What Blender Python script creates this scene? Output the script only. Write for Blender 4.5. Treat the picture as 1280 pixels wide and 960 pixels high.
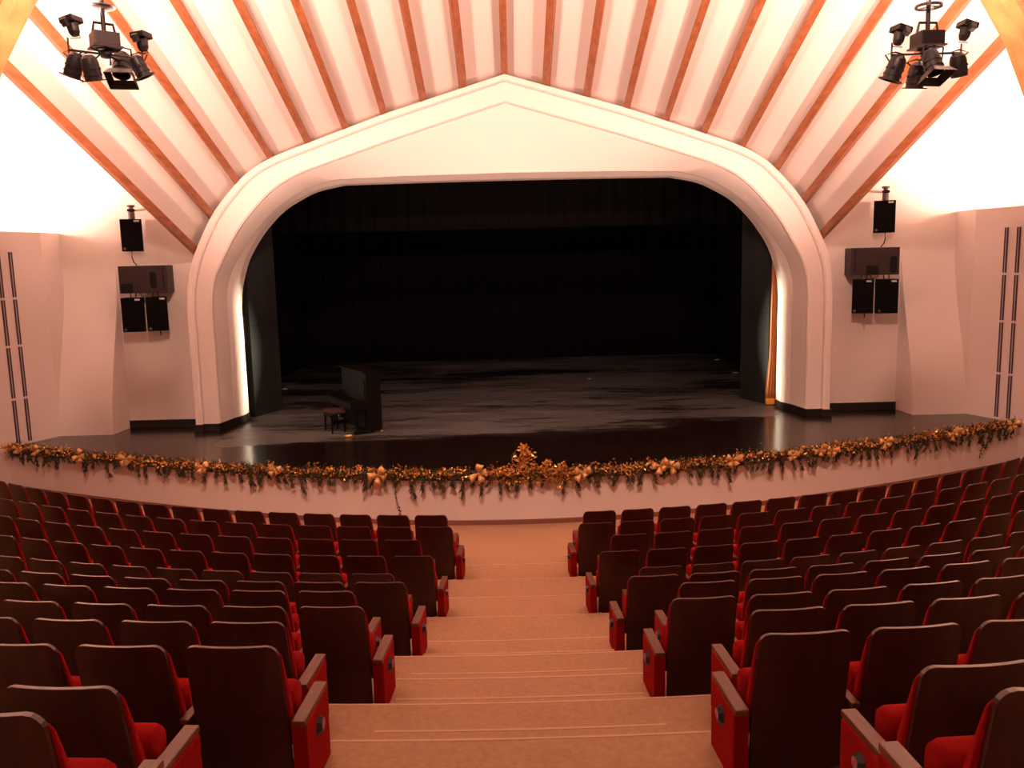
import bpy, bmesh, math, random
from mathutils import Matrix, Vector
random.seed(7)
for o in list(bpy.data.objects): bpy.data.objects.remove(o)
scene = bpy.context.scene
COL = scene.collection
PI = math.pi
R = math.radians

# ------------------------------------------------------------------ camera
FPX = 1060.0
PITCH = math.atan(FPX / 7335.0)
ROLL = R(1.42)
EYE = Vector((0, 0, 4.6))
cam_d = bpy.data.cameras.new('camera')
cam_d.sensor_width = 36.0
cam_d.lens = FPX / 1280.0 * 36.0
cam_d.clip_end = 200
cam = bpy.data.objects.new('camera', cam_d)
COL.objects.link(cam)
fw = Vector((0, math.cos(PITCH), -math.sin(PITCH)))
up0 = Vector((0, math.sin(PITCH), math.cos(PITCH)))
rt0 = Vector((1, 0, 0))
rt = rt0 * math.cos(ROLL) - up0 * math.sin(ROLL)
up = up0 * math.cos(ROLL) + rt0 * math.sin(ROLL)
m = Matrix((rt, up, -fw)).transposed().to_4x4()
m.translation = EYE
cam.matrix_world = m
scene.camera = cam

# ------------------------------------------------------------------ world, exposure
w = bpy.data.worlds.new('world')
scene.world = w
w.use_nodes = True
w.node_tree.nodes['Background'].inputs[0].default_value = (0.02, 0.012, 0.01, 1)
w.node_tree.nodes['Background'].inputs[1].default_value = 1.0
vs = scene.view_settings
vs.view_transform = 'Standard'
vs.look = 'None'
vs.gamma = 1.0
vs.use_curve_mapping = False
vs.exposure = 0.0

# ------------------------------------------------------------------ lights
WARM = (1.0, 0.585, 0.445)
def spot(name, loc, target, power, angle, blend=0.6, size=0.25, color=WARM):
    d = bpy.data.lights.new(name, 'SPOT')
    d.energy = power; d.spot_size = R(angle); d.spot_blend = blend
    d.shadow_soft_size = size; d.color = color
    o = bpy.data.objects.new(name, d); COL.objects.link(o)
    o.location = loc
    o.rotation_euler = (Vector(target) - Vector(loc)).to_track_quat('-Z', 'Y').to_euler()
    return o
def arealight(name, loc, target, power, sx, sy, color=WARM, spread=180):
    d = bpy.data.lights.new(name, 'AREA')
    d.shape = 'RECTANGLE'; d.size = sx; d.size_y = sy; d.energy = power; d.color = color
    d.spread = R(spread)
    o = bpy.data.objects.new(name, d); COL.objects.link(o)
    o.location = loc
    o.rotation_euler = (Vector(target) - Vector(loc)).to_track_quat('-Z', 'Y').to_euler()
    return o
LEDGE_LAMP = 3400      # flood lamps standing on the ledges above the slotted side panels
RIB_LAMP = 3300        # flood lamps bolted to the feet of the timber arch rib
HALL_FILL = 45         # added unseen fill over the audience, for general hall light
RACK_LAMP = 1500
FRONT_FILL = 4500      # added unseen spots that brighten the stage front and facade
REVEAL_FILL = 30000      # added narrow spots hidden behind the piers, brightening the opposite reveals
for s in (-1, 1):
    spot('ledge_flood_light', (s*11.55, 17.7, 5.72), (s*10.6, 20.2, 9.6), LEDGE_LAMP, 142, 0.9, 0.12)
    spot('rib_flood_light', (s*7.3, 11.2, 3.0), (s*3.2, 15.6, 9.8), RIB_LAMP, 104, 0.55, 0.22)
    spot('reveal_fill_light', (s*7.6, 21.005, 3.0), (-s*6.62, 19.3, 2.5), REVEAL_FILL, 19, 0.5, 0.02, (1, .86, .62))  # added to light the reveal across the stage; no fixture
    spot('front_fill_light', (s*.8, 2.0, 11.5), (s*4.5, 18.5, 2.6), FRONT_FILL, 50, 0.8, 0.35)  # added frontal fill from above the audience; no fixture
    # the upward flood lamps carried by the two ceiling racks
    spot('rack_flood_light', ((-4.75 if s < 0 else 4.42), 9.85, 7.46), (s*5.2, 12.2, 10.5), RACK_LAMP, 150, 0.6, 0.12)
    spot('rack_flood_light', ((-4.13 if s < 0 else 5.28), 10.1, 7.36), (s*4.2, 13.5, 10.8), RACK_LAMP, 150, 0.6, 0.12)
HALL_FILL_XY = [(x, y) for x in (-6, -2, 2, 6) for y in (1.5, 5.5, 9.0)]
def hall_ceiling_z(y): return 10.6

# ------------------------------------------------------------------ materials
MATS = {}
def mat(name, col, rough=0.6, metal=0.0, spec=0.5, noise=None, bump=None, emis=None, coat=0.0, sheen=0.0):
    """noise=(scale, amount, stretch xyz) varies the colour; bump=(scale, strength)"""
    if name in MATS: return MATS[name]
    mt = bpy.data.materials.new(name); mt.use_nodes = True
    nt = mt.node_tree; b = nt.nodes['Principled BSDF']
    b.inputs['Base Color'].default_value = (*col, 1)
    b.inputs['Roughness'].default_value = rough
    b.inputs['Metallic'].default_value = metal
    b.inputs['Specular IOR Level'].default_value = spec
    b.inputs['Coat Weight'].default_value = coat
    b.inputs['Coat Roughness'].default_value = 0.15
    b.inputs['Sheen Weight'].default_value = sheen
    if noise or bump:
        tc = nt.nodes.new('ShaderNodeTexCoord')
        mp = nt.nodes.new('ShaderNodeMapping')
        nt.links.new(tc.outputs['Object'], mp.inputs['Vector'])
        if noise and len(noise) > 2: mp.inputs['Scale'].default_value = noise[2]
    if noise:
        n = nt.nodes.new('ShaderNodeTexNoise'); n.inputs['Scale'].default_value = noise[0]
        n.inputs['Detail'].default_value = 5
        nt.links.new(mp.outputs[0], n.inputs['Vector'])
        r = nt.nodes.new('ShaderNodeValToRGB')
        a = noise[1]
        r.color_ramp.elements[0].position = .3; r.color_ramp.elements[1].position = .7
        r.color_ramp.elements[0].color = (*[c*(1-a) for c in col], 1)
        r.color_ramp.elements[1].color = (*[min(1, c*(1+a)) for c in col], 1)
        nt.links.new(n.outputs['Fac'], r.inputs[0])
        nt.links.new(r.outputs[0], b.inputs['Base Color'])
    if bump:
        n2 = nt.nodes.new('ShaderNodeTexNoise'); n2.inputs['Scale'].default_value = bump[0]
        n2.inputs['Detail'].default_value = 3
        nt.links.new(mp.outputs[0], n2.inputs['Vector'])
        bp = nt.nodes.new('ShaderNodeBump'); bp.inputs['Strength'].default_value = bump[1]
        bp.inputs['Distance'].default_value = 0.02
        nt.links.new(n2.outputs['Fac'], bp.inputs['Height'])
        nt.links.new(bp.outputs[0], b.inputs['Normal'])
    if emis:
        b.inputs['Emission Color'].default_value = (*emis[0], 1)
        b.inputs['Emission Strength'].default_value = emis[1]
    MATS[name] = mt
    return mt
plaster = mat('white_plaster', (.80, .71, .66), .75, noise=(0.6, .03, (1, 1, 1)), bump=(30, .03))
archpl = mat('arch_plaster', (.82, .74, .69), .65)
ceilpl = mat('ceiling_board', (.80, .71, .66), .8)
glulam = mat('glulam_timber', (.30, .10, .040), .5, noise=(1.5, .28, (9, .5, 9)))
carpet = mat('tan_carpet', (.43, .255, .155), .95, noise=(26, .10, (1, 1, 1)), bump=(180, .25), spec=.1)
nosing = mat('nosing_highlight', (.58, .36, .23), .8)  # paler than the carpet: edge highlight put into the colour
skirt = mat('brown_skirting', (.12, .045, .03), .5)
blackskirt = mat('black_skirting', (.012, .008, .008), .45)
redfab = mat('red_fabric', (.30, .009, .008), .9, noise=(60, .12, (1, 1, 1)), spec=.04)
seatwood = mat('seat_back_wood', (.050, .010, .005), .36, noise=(3, .35, (3, 3, .6)), spec=.5)
armwood = mat('armrest_wood', (.15, .042, .017), .45, noise=(6, .25, (4, .7, 4)))
plateblk = mat('plate_housing', (.02, .018, .03), .35)
plateface = mat('plate_face', (.38, .36, .42), .35)
platenum = mat('plate_digit', (.7, .03, .03), .4)
blackvel = mat('black_velvet', (.006, .005, .005), .95, spec=.1)
blackpaint = mat('black_paint', (.006, .006, .006), .8, spec=.2)
greyflat = mat('grey_flat', (.018, .020, .021), .8, noise=(1.2, .35, (1, 1, .5)), spec=.2)
goldcloth = mat('gold_drape', (.42, .13, .02), .5, sheen=.3)
pianoblk = mat('piano_lacquer', (.0025, .0015, .0015), .5, spec=.15)
pianored = mat('piano_felt', (.05, .012, .012), .7)
ivory = mat('ivory_keys', (.45, .38, .32), .35)
brass = mat('brass', (.75, .5, .2), .3, metal=1)
chrome = mat('chrome', (.6, .6, .62), .25, metal=1)
spkblk = mat('speaker_grille', (.004, .003, .0035), .8, spec=.08)
spkcab = mat('speaker_cabinet', (.010, .006, .007), .6, spec=.2)
subbrown = mat('subwoofer_panel', (.034, .018, .018), .5, spec=.3)
badge = mat('badge_white', (.6, .55, .55), .4)
rackblk = mat('rack_black', (.012, .010, .011), .45)
rackgrey = mat('rack_grey', (.06, .045, .045), .45)
lamplens = mat('lamp_glass', (.25, .12, .05), .15)
lampon = mat('lamp_glow', (.9, .8, .7), .3, emis=((1, .7, .55), 30))
slotdark = mat('slot_dark_steel', (.035, .022, .040), .4)  # plain dark colour of the paired slot lines
slotmid = mat('slot_aluminium', (.42, .33, .34), .4)
pine = mat('pine_needles', (.060, .042, .012), .7, noise=(4, .5, (1, 1, 1)))
goldleaf = mat('gold_leaf', (.68, .35, .08), .3, metal=.55, noise=(9, .3, (1, 1, 1)))
goldbow = mat('gold_ribbon', (.64, .37, .14), .45, metal=.3, noise=(14, .25, (1, 1, 1)))
cable = mat('cable_rubber', (.03, .022, .022), .5)
tape = mat('white_tape', (.75, .7, .65), .6)

def stage_mat():
    mt = bpy.data.materials.new('stage_boards'); mt.use_nodes = True
    nt = mt.node_tree; b = nt.nodes['Principled BSDF']; L = nt.links
    tc = nt.nodes.new('ShaderNodeTexCoord')
    def mp(sc):
        n = nt.nodes.new('ShaderNodeMapping'); n.inputs['Scale'].default_value = sc
        L.new(tc.outputs['Object'], n.inputs['Vector']); return n
    def noise(sc, stretch, det=6, rough=.6):
        n = nt.nodes.new('ShaderNodeTexNoise'); n.inputs['Scale'].default_value = sc
        n.inputs['Detail'].default_value = det; n.inputs['Roughness'].default_value = rough
        L.new(mp(stretch).outputs[0], n.inputs['Vector']); return n
    def ramp(src, p0, p1, c0=(0, 0, 0, 1), c1=(1, 1, 1, 1)):
        r = nt.nodes.new('ShaderNodeValToRGB')
        r.color_ramp.elements[0].position = p0; r.color_ramp.elements[1].position = p1
        r.color_ramp.elements[0].color = c0; r.color_ramp.elements[1].color = c1
        L.new(src, r.inputs[0]); return r.outputs[0]
    def math_(op, a, bb, clamp=True):
        n = nt.nodes.new('ShaderNodeMath'); n.operation = op; n.use_clamp = clamp
        for i, v in enumerate((a, bb)):
            if isinstance(v, (int, float)): n.inputs[i].default_value = v
            else: L.new(v, n.inputs[i])
        return n.outputs[0]
    sep = nt.nodes.new('ShaderNodeSeparateXYZ'); L.new(tc.outputs['Object'], sep.inputs[0])
    # dusty worn paint: scuffed boards starting behind the portal, in long streaks
    streak = noise(1.6, (.35, 5, 1)).outputs['Fac']
    patch = noise(.32, (.55, 1.6, 1), 4).outputs['Fac']
    fine = noise(9, (.15, 9, 1), 3).outputs['Fac']
    wob = math_('MULTIPLY', math_('SUBTRACT', patch, .5, False), 5.0, False)
    edge = math_('SUBTRACT', math_('ADD', sep.outputs[1], wob, False), math_('MULTIPLY', sep.outputs[0], .12, False), False)
    mr = nt.nodes.new('ShaderNodeMapRange'); L.new(edge, mr.inputs[0])
    mr.inputs[1].default_value = 18.1; mr.inputs[2].default_value = 19.2
    d = math_('MULTIPLY', mr.outputs[0], ramp(patch, .36, .56))
    d = math_('MULTIPLY', d, ramp(streak, .25, .62))
    d = math_('MULTIPLY', d, math_('ADD', math_('MULTIPLY', fine, .9), .3))
    # only the black performance area is dusty
    ax = nt.nodes.new('ShaderNodeMath'); ax.operation = 'ABSOLUTE'; L.new(sep.outputs[0], ax.inputs[0])
    mx = nt.nodes.new('ShaderNodeMapRange'); L.new(ax.outputs[0], mx.inputs[0])
    mx.inputs[1].default_value = 6.6; mx.inputs[2].default_value = 6.2
    far = nt.nodes.new('ShaderNodeMapRange'); L.new(sep.outputs[1], far.inputs[0])
    far.inputs[1].default_value = 20.5; far.inputs[2].default_value = 21.5
    d = math_('MULTIPLY', d, math_('ADD', mx.outputs[0], far.outputs[0]))
    mix = nt.nodes.new('ShaderNodeMixRGB'); L.new(d, mix.inputs[0])
    mix.inputs[1].default_value = (.011, .006, .005, 1)
    mix.inputs[2].default_value = (.20, .205, .205, 1)
    L.new(mix.outputs[0], b.inputs['Base Color'])
    ro = math_('ADD', math_('MULTIPLY', d, .5), .17); L.new(ro, b.inputs['Roughness'])
    b.inputs['Specular IOR Level'].default_value = .6
    # board joints
    wv = nt.nodes.new('ShaderNodeTexWave'); wv.bands_direction = 'Y'; wv.inputs['Scale'].default_value = 2.6
    L.new(tc.outputs['Object'], wv.inputs['Vector'])
    h = ramp(wv.outputs['Fac'], .0, .06)
    bp = nt.nodes.new('ShaderNodeBump'); bp.inputs['Strength'].default_value = .25; bp.inputs['Distance'].default_value = .01
    hh = math_('ADD', h, math_('MULTIPLY', fine, .25), False)
    L.new(hh, bp.inputs['Height']); L.new(bp.outputs[0], b.inputs['Normal'])
    return mt
stageboards = stage_mat()
stagelip = mat('stage_lip', (.05, .02, .015), .35)

# ------------------------------------------------------------------ helpers
def put(o, parent=None):
    COL.objects.link(o)
    if parent is not None: o.parent = parent
    return o
def tag(o, label=None, cat=None, group=None, kind=None):
    if label: o['label'] = label
    if cat: o['category'] = cat
    if group: o['group'] = group
    if kind: o['kind'] = kind
    return o
def empty(name, loc=(0, 0, 0), rz=0.0):
    o = bpy.data.objects.new(name, None); o.empty_display_size = .2
    o.location = loc; o.rotation_euler = (0, 0, rz)
    return put(o)
def mesh(name, verts, faces, mt, smooth=False):
    me = bpy.data.meshes.new(name)
    me.from_pydata([tuple(v) for v in verts], [], faces)
    bm = bmesh.new(); bm.from_mesh(me)
    bmesh.ops.remove_doubles(bm, verts=bm.verts, dist=1e-5)
    bmesh.ops.recalc_face_normals(bm, faces=bm.faces)
    bm.to_mesh(me); bm.free()
    if smooth:
        for p in me.polygons: p.use_smooth = True
    me.materials.append(mt)
    return me
def obj(name, me, parent=None, loc=None, rot=None):
    o = bpy.data.objects.new(name, me)
    if loc: o.location = loc
    if rot: o.rotation_euler = rot
    return put(o, parent)
class MB:
    """collects simple solids into one mesh"""
    def __init__(s): s.v = []; s.f = []
    def add(s, v, f):
        n = len(s.v); s.v += [Vector(p) for p in v]; s.f += [[i+n for i in q] for q in f]; return s
    def box(s, c, d, rot=None, bev=0.0):
        bm = bmesh.new(); bmesh.ops.create_cube(bm, size=1)
        for vv in bm.verts: vv.co = Vector((vv.co.x*d[0], vv.co.y*d[1], vv.co.z*d[2]))
        if bev: bmesh.ops.bevel(bm, geom=list(bm.edges), offset=bev, segments=2, affect='EDGES', profile=.6)
        M = rot if rot is not None else Matrix.Identity(3)
        bm.verts.index_update()
        s.add([M @ vv.co + Vector(c) for vv in bm.verts], [[vv.index for vv in fc.verts] for fc in bm.faces])
        bm.free(); return s
    def tube(s, pts, r, n=8, cap=True):
        pts = [Vector(p) for p in pts]; rs = r if isinstance(r, (list, tuple)) else [r]*len(pts)
        V = []; F = []
        ref = Vector((0, 0, 1))
        for i, p in enumerate(pts):
            t = (pts[min(i+1, len(pts)-1)] - pts[max(i-1, 0)]).normalized()
            a = t.cross(ref)
            if a.length < .05: a = t.cross(Vector((1, 0, 0)))
            a.normalize(); b = t.cross(a)
            for k in range(n):
                th = 2*PI*k/n
                V.append(p + (a*math.cos(th) + b*math.sin(th))*rs[i])
        for i in range(len(pts)-1):
            for k in range(n):
                F.append([i*n+k, i*n+(k+1) % n, (i+1)*n+(k+1) % n, (i+1)*n+k])
        if cap:
            F.append(list(range(n))[::-1]); F.append([(len(pts)-1)*n+k for k in range(n)])
        return s.add(V, F)
    def lathe(s, prof, M=None, n=16):
        """prof: (r, z) list about local z"""
        M = M or Matrix.Identity(4); V = []; F = []
        for r, z in prof:
            for k in range(n):
                th = 2*PI*k/n; V.append(M @ Vector((max(r, 1e-4)*math.cos(th), max(r, 1e-4)*math.sin(th), z)))
        for i in range(len(prof)-1):
            for k in range(n):
                F.append([i*n+k, i*n+(k+1) % n, (i+1)*n+(k+1) % n, (i+1)*n+k])
        return s.add(V, F)
    def prism(s, poly, z0, z1, M=None):
        M = M or Matrix.Identity(4); n = len(poly)
        V = [M @ Vector((x, y, z0)) for x, y in poly] + [M @ Vector((x, y, z1)) for x, y in poly]
        F = [list(range(n))[::-1], list(range(n, 2*n))] + [[i, (i+1) % n, n+(i+1) % n, n+i] for i in range(n)]
        return s.add(V, F)
    def me(s, name, mt, smooth=False): return mesh(name, s.v, s.f, mt, smooth)
    def build(s, name, mt, parent=None, smooth=False, loc=None, rot=None):
        return obj(name, s.me(name, mt, smooth), parent, loc, rot)
def smooth_by_angle(o, ang=35):
    me = o.data
    bm = bmesh.new(); bm.from_mesh(me)
    for e in bm.edges:
        e.smooth = not (len(e.link_faces) == 2 and e.calc_face_angle(0) > R(ang))
    for f in bm.faces: f.smooth = True
    bm.to_mesh(me); bm.free()
    return o
def copy_tree(o, parent=None):
    c = o.copy(); COL.objects.link(c); c.parent = parent
    for ch in list(o.children): copy_tree(ch, c)
    return c
def catmull(pts, per=6):
    P = [Vector((*p, 0)) if len(p) == 2 else Vector(p) for p in pts]
    P = [P[0]*2-P[1]] + P + [P[-1]*2-P[-2]]
    out = []
    for i in range(1, len(P)-2):
        for k in range(per):
            t = k/per
            a, b, c, d = P[i-1], P[i], P[i+1], P[i+2]
            out.append(.5*((2*b)+(c-a)*t+(2*a-5*b+4*c-d)*t*t+(3*b-a-3*c+d)*t**3))
    out.append(P[-2]); return out
def resample(pts, n):
    L = [0]
    for i in range(1, len(pts)): L.append(L[-1]+(pts[i]-pts[i-1]).length)
    out = []; j = 0
    for k in range(n):
        t = L[-1]*k/(n-1)
        while j < len(L)-2 and L[j+1] < t: j += 1
        u = (t-L[j])/max(1e-9, L[j+1]-L[j])
        out.append(pts[j].lerp(pts[j+1], u))
    return out
def ordinal(n):
    return ['first', 'second', 'third', 'fourth', 'fifth', 'sixth', 'seventh', 'eighth', 'ninth', 'tenth', 'eleventh', 'twelfth',
            'thirteenth', 'fourteenth', 'fifteenth', 'sixteenth', 'seventeenth', 'eighteenth'][n-1]

# ------------------------------------------------------------------ hall geometry numbers
STZ = 0.86                       # stage level
YC = 29.5                        # centre of the curved rows
TIER_Z = [z-.04 for z in (0, .09, .185, .27, .37, .80, 1.075, 1.32, 1.60, 1.87, 2.125, 2.52, 2.74, 2.97, 3.0)]
ROW_Y = [12.4, 11.55, 10.7, 9.85, 9.0, 7.65, 6.75, 5.85, 4.95, 4.05, 3.15, 2.25, 1.35, .45, -.45]
NOSE = [None] + [y+.80 for y in ROW_Y[1:5]] + [y+.58 for y in ROW_Y[5:]]
HALLX = 11.9
def stage_front(x): return 14.62 + math.sqrt(4.5**2 + (.595*x)**2) - 4.5

# ------------------------------------------------------------------ floor and tiers
fl = mesh('floor', [(x, y, z) for z in (-.04, -.34) for x, y in ((-13, -7), (13, -7), (13, 20), (-13, 20))],
          [[0, 1, 2, 3], [4, 5, 6, 7], [0, 1, 5, 4], [1, 2, 6, 5], [2, 3, 7, 6], [3, 0, 4, 7]], carpet)
FLOOR = tag(obj('floor', fl), 'tan carpeted auditorium floor in front of the stage', kind='structure')
def ring(rf, rb, z0, z1, a0, a1, n):
    V = []; F = []
    for i in range(n+1):
        a = a0+(a1-a0)*i/n
        for r_ in (rf, rb):
            for z in (z0, z1): V.append((r_*math.sin(a), YC-r_*math.cos(a), z))
    for i in range(n):
        b = i*4; c = b+4
        F += [[b+1, b+3, c+3, c+1], [b, c, c+1, b+1], [b+2, b+3, c+3, c+2], [b, b+2, c+2, c]]
    F += [[0, 1, 3, 2], [n*4, n*4+2, n*4+3, n*4+1]]
    return V, F
for n in range(1, len(TIER_Z)):
    rf = YC-NOSE[n]; rb = YC-(NOSE[n+1] if n+1 < len(NOSE) else -6.8)+.0
    a = math.asin(min(.95, 11.3/rf))
    V, F = ring(rf, rb, -.04 if n < 5 else TIER_Z[n]-.5, TIER_Z[n], -a, a, 40)
    t = obj('floor_tier', mesh('floor_tier', V, F, carpet))
    tag(t, f'tan carpeted floor tier carrying the {ordinal(n+1)} row of seats', kind='structure')
    # thin nosing lip, coloured lighter as the highlight on the tread edge
    V, F = ring(rf-.003, rf+.018, TIER_Z[n]-.012, TIER_Z[n]+.002, -a, a, 40)
    obj('nosing', mesh('nosing', V, F, nosing), t)
    if n >= 5:                     # half-height box steps in the centre aisle
        lo = TIER_Z[n-1]; hi = TIER_Z[n]
        hs = [(.5, .33)]
        for fr, dep in hs:
            aw = .93/rf
            V, F = ring(rf-dep, rf+.001, lo, lo+(hi-lo)*fr, -aw, aw, 10)
            st_ = obj('aisle_step', mesh('aisle_step', V, F, carpet), t)
            V, F = ring(rf-dep-.003, rf-dep+.018, lo+(hi-lo)*fr-.012, lo+(hi-lo)*fr+.002, -aw, aw, 10)
            obj('nosing', mesh('nosing', V, F, nosing), st_)

# ------------------------------------------------------------------ stage
STAGE = empty('floor_stage'); tag(STAGE, 'raised stage with dark glossy boards and curved pale front', kind='structure')
N = 64
xs = [-11.05+22.1*i/N for i in range(N+1)]
def stage_outline(off):
    pts = [(x*(1+0*off), stage_front(x)-off) for x in xs]
    return pts + [(10.55, 19.3), (9.2, 19.3), (9.2, 20.12), (8.6, 20.3), (8.6, 33.2), (-8.6, 33.2), (-8.6, 20.3), (-9.2, 20.12), (-9.2, 19.3), (-10.55, 19.3)]
MB().prism(stage_outline(.06), STZ-.012, STZ).build('boards', stageboards, STAGE)
MB().prism(stage_outline(.065), STZ-.075, STZ-.0125).build('edge_lip', stagelip, STAGE)
fwv = []; fwf = []
for x in [x*10.97/11.05 for x in xs]:
    y = stage_front(x)
    fwv += [(x, y, -.04), (x, y, STZ-.07), (x, y+.12, STZ-.07), (x, y+.12, -.04)]
for i in range(N):
    b = i*4; fwf += [[b+k, b+(k+1) % 4, b+4+(k+1) % 4, b+4+k] for k in range(4)]
fwf += [[0, 1, 2, 3], [N*4, N*4+1, N*4+2, N*4+3]]
obj('wall_stage_front', mesh('wall_stage_front', fwv, fwf, plaster), STAGE)
for s in (-1, 1):
    MB().box((s*10.98, (stage_front(10.97)+19.3)/2, STZ/2-.05), (.1, 19.3-stage_front(10.97), STZ-.11)).build('stage_end_wall', plaster, STAGE)
bv = []; bf = []
for x in [x*10.97/11.05 for x in xs]:
    y = stage_front(x)
    bv += [(x, y-.02, -.04), (x, y-.02, .045), (x, y+.01, .045)]
for i in range(N):
    b = i*3; bf += [[b, b+1, b+4, b+3], [b+1, b+2, b+5, b+4]]
tag(obj('baseboard_front', mesh('baseboard_front', bv, bf, mat('front_skirting', (.25, .10, .07), .6))), 'brown skirting along the foot of the curved stage front', kind='structure')

# ------------------------------------------------------------------ proscenium arch
def contour(keys_lo, keys_hi, nlo=26, nhi=12):
    """x>=0 half: keys_lo = foot, spring .. knee (curved), keys_hi = knee .. apex (straight-ish)"""
    foot = Vector((*keys_lo[0], 0))
    cur = resample(catmull(keys_lo[1:], 8), nlo)
    hi = resample([Vector((*p, 0)) for p in keys_hi], nhi)
    pts = [foot] + cur + hi[1:]
    return [(p.x, p.y) for p in pts]
K0 = contour([(7.38, STZ), (7.38, 3.6), (7.33, 4.2), (7.2, 4.72), (7.06, 5.06), (6.63, 5.83), (6.02, 6.52), (5.62, 6.83), (5.25, 7.02), (4.8, 7.19)],
             [(4.8, 7.19), (2.68, 7.91), (0, 8.69)])
K1 = contour([(7.22, STZ), (7.22, 3.62), (7.17, 4.16), (7.04, 4.66), (6.91, 4.98), (6.50, 5.73), (5.92, 6.40), (5.55, 6.69), (5.2, 6.87), (4.76, 7.04)],
             [(4.76, 7.04), (2.64, 7.76), (0, 8.55)])
K2 = contour([(6.84, STZ), (6.84, 3.66), (6.80, 4.05), (6.70, 4.42), (6.53, 4.76), (6.12, 5.44), (5.60, 6.03), (5.25, 6.34), (4.95, 6.52), (4.56, 6.70)],
             [(4.56, 6.70), (2.5, 7.36), (0, 8.10)])
K3 = contour([(6.74, STZ), (6.74, 3.75), (6.70, 4.1), (6.60, 4.4), (6.44, 4.72), (6.05, 5.30), (5.52, 5.86), (5.05, 6.20), (4.60, 6.42), (4.0, 6.58)],
             [(4.0, 6.58), (2.5, 6.62), (0, 6.64)])
K4 = contour([(6.61, STZ), (6.61, 3.6), (6.57, 4.0), (6.47, 4.4), (6.30, 4.85), (5.92, 5.42), (5.45, 5.90), (5.0, 6.18), (4.55, 6.38), (3.9, 6.51)],
             [(3.9, 6.51), (2.0, 6.525), (0, 6.53)])
ARCH = empty('trim_1'); tag(ARCH, 'white moulded proscenium arch with pointed gable top', kind='structure')
def full(K): return [(x, z) for x, z in K] + [(-x, z) for x, z in K[-2::-1]]
def loft(name, rings, mt, parent, smooth=True):
    """rings: list of (contour, y)"""
    V = []; F = []
    fr = [(full(k), y) for k, y in rings]
    n = len(fr[0][0])
    for k, y in fr: V += [(x, y, z) for x, z in k]
    for j in range(len(fr)-1):
        for i in range(n-1):
            F.append([j*n+i, j*n+i+1, (j+1)*n+i+1, (j+1)*n+i])
    o = obj(name, mesh(name, V, F, mt), parent)
    if smooth: smooth_by_angle(o, 25)
    return o
def lerpK(A, B, t): return [(a[0]+(b[0]-a[0])*t, a[1]+(b[1]-a[1])*t) for a, b in zip(A, B)]
K01 = lerpK(K0, K1, .12); K09 = lerpK(K0, K1, .8)
loft('outer_moulding', [(K0, 20.13), (K0, 19.44), (K01, 19.40), (K09, 19.40), (K1, 19.44), (K1, 19.53)], archpl, ARCH)
K12a = lerpK(K1, K2, .06); K12b = lerpK(K1, K2, .93)
loft('broad_band', [(K1, 19.53), (K12a, 19.50), (K12b, 19.50), (K2, 19.54), (K2, 19.64)], archpl, ARCH)
K23 = lerpK(K2, K3, .05)
loft('splayed_panel', [(K2, 19.64), (K23, 19.62), (K3, 20.18), (K3, 20.27)], archpl, ARCH)
K34a = lerpK(K3, K4, .1); K34b = lerpK(K3, K4, .85)
loft('inner_moulding', [(K3, 20.27), (K34a, 20.25), (K34b, 20.52), (K4, 20.58)], archpl, ARCH)
loft('reveal', [(K4, 20.58), (K4, 20.98)], archpl, ARCH)
# black plinth strip wrapping each pier
for s in (-1, 1):
    sec = [(7.41, 20.13), (7.41, 19.37), (7.20, 19.37), (7.20, 19.47), (6.85, 19.47), (6.82, 19.60), (6.71, 20.16), (6.58, 20.55), (6.58, 20.98), (6.9, 20.98), (7.0, 20.13)]
    MB().prism([(s*x, y) for x, y in sec], STZ, STZ+.16).build('plinth', blackskirt, ARCH)

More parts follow.
